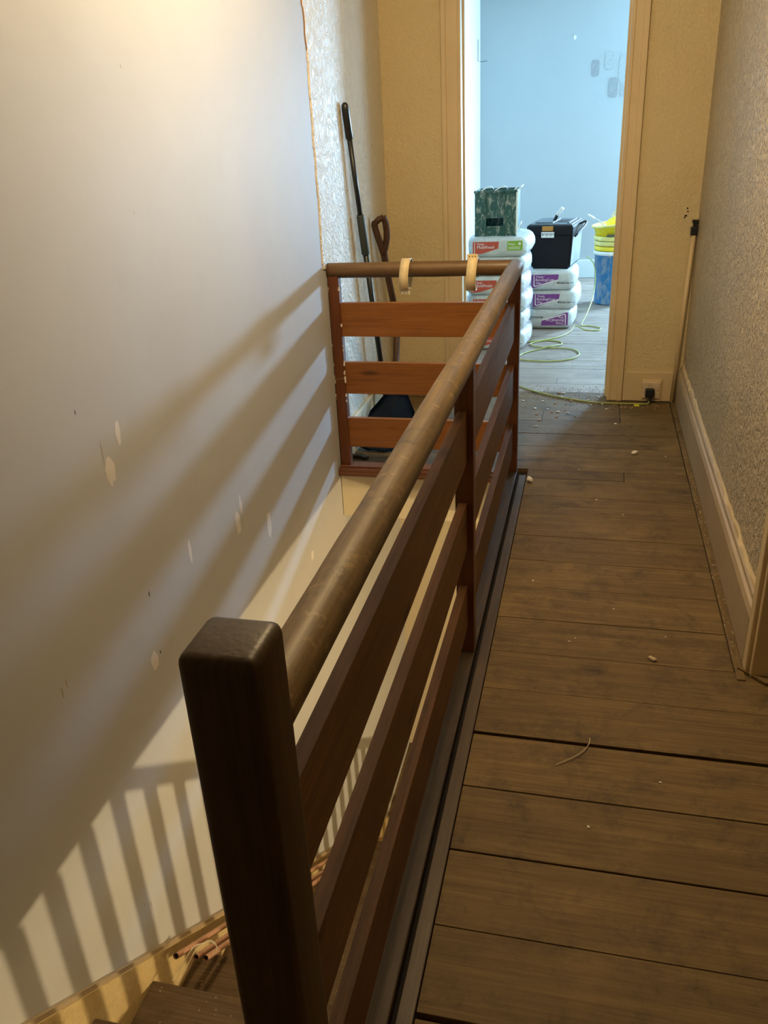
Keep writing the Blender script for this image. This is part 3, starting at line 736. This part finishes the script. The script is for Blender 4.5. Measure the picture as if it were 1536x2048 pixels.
tube([(gx1+.008, gy0+.01, gz0+.04), (gx1+.026, gy0+.02, gz0+.075), (gx1+.02, gy0+.15, gz0+.075)], .004, 6, bm=b)
for x in (-.70, -.61): tube(smoothpath([(x-.03, gy0+.01, gz1+.002), (x, gy0+.02, gz1+.018), (x+.03, gy0+.04, gz1+.024), (x+.04, gy0+.1, gz1+.004)], 4), .004, 6, bm=b)
obj('clip', b, 'white_plastic', gc, 'white clips and corner strip')

# ---- black toolbox on the short stack
tb = thing('toolbox', 'black plastic toolbox with grey lid and tilted handle, on the short stack of purple bags', 'toolbox', (-.31, 6.55, .43))
bx0, bx1, by0, by1, bz = -.462, -.150, 6.40, 6.80, .432
b = prism([(bx0+.02, by0, bz), (bx1-.012, by0, bz), (bx1, by0, bz+.25), (bx0, by0, bz+.25)], (0, by1-by0, 0))
bmesh.ops.bevel(b, geom=b.edges[:], offset=.010, segments=2, affect='EDGES')
obj('body', b, 'black_box', tb)
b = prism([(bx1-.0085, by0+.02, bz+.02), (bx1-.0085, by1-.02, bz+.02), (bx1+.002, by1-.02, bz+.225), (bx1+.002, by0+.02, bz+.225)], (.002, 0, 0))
obj('side_panel', b, 'sheen_grey', tb, 'pale right side, window sheen put into its colour')  # sheen of window light on the black side, painted as a pale grey panel
obj('lid', box(bx0-.02, bx1+.008, by0-.012, by1+.01, bz+.235, bz+.305, .014, 3), 'black_box', tb)
b = box(bx0-.005, bx1-.004, by0+.004, by1, bz+.30, bz+.314, .006); box(bx0+.03, -.30, by0+.05, by1-.05, bz+.312, bz+.322, .005, bm=b); box(-.20, bx1-.03, by0+.05, by1-.05, bz+.312, bz+.322, .005, bm=b)
obj('lid_top', b, 'grey_lid', tb, 'dusty grey top of the lid')
obj('tray_recess', box(-.285, -.215, by0+.12, by1-.12, bz+.3135, bz+.316), 'dark_gap', tb)
b = tube([(-.325, by0+.16, bz+.30), (-.285, by0+.15, bz+.375)], .012, 8); 
hd = obj('handle', b, 'black_plastic', tb)
b = box(-.30, -.235, by0+.13, by0+.17, -.012, .012, .006); bmesh.ops.rotate(b, verts=b.verts, cent=(-.268, by0+.15, 0), matrix=Matrix.Rotation(-.9, 3, 'Y')); bmesh.ops.translate(b, verts=b.verts, vec=(-.005, 0, bz+.385))
obj('grip', b, 'white_plastic', hd, 'pale dusty grip')
obj('latch', box(-.365, -.285, by0-.022, by0-.008, bz+.268, bz+.300, .003), 'orange_latch', tb, 'orange brown latch')
obj('tag', box(-.368, -.275, by0-.026, by0-.020, bz+.222, bz+.262, .001), 'white_plastic', tb, 'pale sticker with dark and yellow print')
b = bmesh.new()
for q in range(9):
    xx = -.362+q*.0098; box(xx, xx+.005, by0-.0266, by0-.0255, bz+.236+(q % 3)*.004, bz+.255-(q % 2)*.004, bm=b)
obj('tag_print', b, 'print_dark', tb)
b = tube(smoothpath([(bx1+.01, by0+.05, bz+.22), (bx1+.03, by0+.07, bz+.245), (bx1+.055, by0+.22, bz+.285), (bx1+.05, by0+.25, bz+.305), (bx1+.01, by0+.24, bz+.29)], 5), .008, 8)
obj('side_latch', b, 'black_plastic', tb, 'black side clasp')

tb.rotation_euler.z = math.radians(-9)
tb.location = (-.31+.022, 6.55+.012, .43)
# ---- blue bucket with yellow tubs
bc = (.165, 7.36, 0)
bk = thing('blue_bucket', 'blue plastic bucket streaked with plaster on the back room floor beside the door jamb', 'bucket', bc)
obj('body', lathe([(.132, 0), (.135, .01), (.152, .43), (.156, .43), (.156, .41), (.150, .41), (.146, .43), (.140, .42), (.128, .02), (0.001, .02)], bc, 48), 'blue_bucket', bk, None, True)
obj('rim', lathe([(.153, .40), (.160, .402), (.161, .430), (.150, .432), (.148, .41)], bc, 48), 'white_plastic', bk, 'pale plastered rim', True)
for i, zb in enumerate((.432, .472, .512)):
    rr = .156+.004*i
    o = obj('yellow_tub', lathe([(.10, -.10+.112), (rr-.012, .0), (rr-.004, .004), (rr, .010), (rr, .034), (rr-.003, .037), (rr-.012, .037), (rr-.02, .02), (.1, .012)], (bc[0], bc[1], zb), 48), ['bright_yellow', 'pale_yellow', 'pale_yellow'][i], smooth=True)
    tag(o, ['yellow tub lowest of the nested tubs on the blue bucket', 'yellow tub second of the nested tubs on the blue bucket', 'pale yellow tub third of the nested tubs, just under the tub of tools'][i], 'tub', 'nested yellow tubs on the blue bucket')
ty = thing('yellow_tub', 'bright yellow open tub holding tools, top of the pile on the blue bucket', 'tub', (bc[0], bc[1], .552), 'nested yellow tubs on the blue bucket')
b = lathe([(.140, 0), (.148, .004), (.168, .075), (.185, .080), (.187, .092), (.176, .094), (.160, .085), (.138, .012), (.001, .012)], (bc[0], bc[1], .55), 48)
for v in b.verts:
    v.co.z += (v.co.x-bc[0])*.12+.0
b2 = b
obj('tub_body', b2, 'bright_yellow', ty, None, True)
b = lathe([(.174, .080), (.188, .082), (.190, .096), (.176, .098), (.172, .09)], (bc[0], bc[1], .55), 48)
for v in b.verts: v.co.z += (v.co.x-bc[0])*.12
obj('tub_rim', b, 'pale_yellow', ty, None, True)
obj('maker_mark', box(.10, .20, bc[1]-.168, bc[1]-.150, .552, .566, .002), 'print_dark', ty)
b = bmesh.new(); bmesh.ops.create_uvsphere(b, u_segments=20, v_segments=12, radius=.075)
for v in b.verts: v.co = Vector((v.co.x*1.1+.175, v.co.y+7.36, v.co.z*.75+.635))
tag(obj('sponge', b, 'bright_yellow', smooth=True), 'rounded yellow sponge in the open yellow tub', 'sponge')
sp = thing('spatula', 'white handled scraper leaning out of the yellow tub to the left', 'scraper', (.09, 7.2, .64))
obj('handle', tube([(.0, 7.22, .690), (-.02, 7.22, .704), (-.055, 7.22, .724)], .01, 8, radii=[.009, .010, .007]), 'white_plastic', sp)
b = tube([(.002, 7.222, .689), (.075, 7.235, .633)], .0035, 8); tube([(.012, 7.222, .693), (.086, 7.235, .637)], .0035, 8, bm=b); tube([(.075, 7.235, .633), (.12, 7.26, .60)], .005, 8, bm=b)
obj('blade', b, 'steel', sp)
tr = thing('trowel', 'grey steel trowel sticking out of the yellow tub beside the door jamb', 'trowel', (.2, 7.42, .66))
b = box(-.055, .055, -.002, .002, -.04, .04, .001); bmesh.ops.rotate(b, verts=b.verts, cent=(0, 0, 0), matrix=Matrix.Rotation(.55, 3, 'Y') @ Matrix.Rotation(-.2, 3, 'X')); bmesh.ops.translate(b, verts=b.verts, vec=(.195, 7.40, .70))
obj('blade', b, 'steel', tr)
obj('handle', tube([(.20, 7.385, .745), (.245, 7.385, .715)], .010, 8), 'white_plastic', tr)
obj('shank', tube([(.20, 7.398, .715), (.222, 7.385, .73)], .004, 8), 'steel', tr)

# ================================================================= DEBRIS
def chip(x, y, s, mat, label, grp=None, h=.5, seed=0, name='plaster_chip'):
    b = bmesh.new(); bmesh.ops.create_icosphere(b, subdivisions=2, radius=1)
    for v in b.verts:
        k = 1+.45*mnoise.noise(v.co*1.4+Vector((seed*3.3, 0, 0)))
        v.co = Vector((v.co.x*s*k*1.25, v.co.y*s*k*.8, v.co.z*s*h*k))
    zmin = min(v.co.z for v in b.verts); a = seed*1.9
    bmesh.ops.rotate(b, verts=b.verts, cent=(0, 0, 0), matrix=Matrix.Rotation(a, 3, 'Z'))
    bmesh.ops.translate(b, verts=b.verts, vec=(x, y, -zmin+.0002))
    return tag(obj(name, b, mat), label, 'rubble', grp)
chip(-.216, 3.395, .016, 'chip_white', 'largest white plaster lump on the floor beside the corner post base', h=.7, seed=1)
chip(.238, 3.78, .013, 'chip_white', 'smooth white pebble-like plaster lump in the middle of the landing floor', h=.55, seed=2)
chip(.233, 2.111, .010, 'dust', 'tan curled flake on the floor near the side door', h=.5, seed=3)
GB = 'scattered plaster flakes around the doorway'
for i in range(46):
    x = rng.uniform(-.35, .14); y = rng.uniform(4.36, 4.86) if i % 3 else rng.uniform(4.5, 4.75)
    if i < 10: x = rng.uniform(-.3, .42); y = rng.uniform(4.1, 4.48)
    if x > .1 and y > 4.5: y = 4.44
    br = rng.random() < .6
    chip(x, y, rng.uniform(.004, .009), 'chip_brown' if br else 'chip_white', 'brown flake scattered on the floor in front of the doorway' if br else 'white plaster flake scattered on the floor in front of the doorway', GB+(' (brown)' if br else ' (white)'), h=.3, seed=i+5, name='plaster_flake')
for i in range(12):
    x = rng.uniform(-.15, .43); y = rng.uniform(1.3, 4.0)
    chip(x, y, rng.uniform(.0018, .0035), 'chip_white', 'tiny white crumb on the bare landing boards', 'tiny crumbs on the landing boards', h=.5, seed=i+70, name='plaster_crumb')
b = bmesh.new()
def crumbs(b, x, y, z, s):
    bb = bmesh.new(); bmesh.ops.create_cone(bb, segments=5, radius1=s, radius2=s*.5, depth=s*.8, cap_ends=True)
    bmesh.ops.rotate(bb, verts=bb.verts, cent=(0, 0, 0), matrix=Matrix.Rotation(rng.random()*6, 3, 'Z')); bmesh.ops.translate(bb, verts=bb.verts, vec=(x, y, z+s*.4)); merge(b, bb)
for i in range(700):
    x = rng.uniform(-.45, .16); y = rng.gauss(4.66, .12)
    if y > 4.5 and x > .11: x -= .1
    crumbs(b, x, y, 0, rng.uniform(.0012, .0035))
for i in range(70): crumbs(b, rng.uniform(.12, .46), rng.uniform(4.46, 4.56), 0, rng.uniform(.0015, .004))
for i in range(170): crumbs(b, rng.uniform(.455, .477), rng.uniform(2.15, 4.5), .003, rng.uniform(.0012, .0035))
for i in range(60): crumbs(b, rng.uniform(-.2, .1), rng.uniform(5.2, 5.6), 0, rng.uniform(.0015, .003))
for i in range(90): crumbs(b, rng.uniform(XL+.03, -.35), rng.uniform(3.56, 4.5), 0, rng.uniform(.0015, .004))
o = obj('plaster_dust', b, 'dust'); tag(o, 'fine plaster crumbs and dust lying on the floorboards', 'dust'); o['kind'] = 'stuff'
b = bmesh.new()
for k in range(-1, 5):
    yn, zt = 1.10+.235*k, -.505-.185*k
    for i in range(34): crumbs(b, rng.uniform(XL+.03, -.4), rng.uniform(yn-.2, yn-.01), zt, rng.uniform(.0012, .004))
o = obj('plaster_dust', b, 'dust'); tag(o, 'pale crumbs lying on the stair treads', 'dust'); o['kind'] = 'stuff'
b = tube(smoothpath([(-.02, 1.62, .002), (.03, 1.66, .006), (.055, 1.70, .004), (.06, 1.735, .002)], 5), .0012, 5)
tag(obj('straw', b, 'dust'), 'thin pale curved fibre lying across the near floorboards', 'fibre')
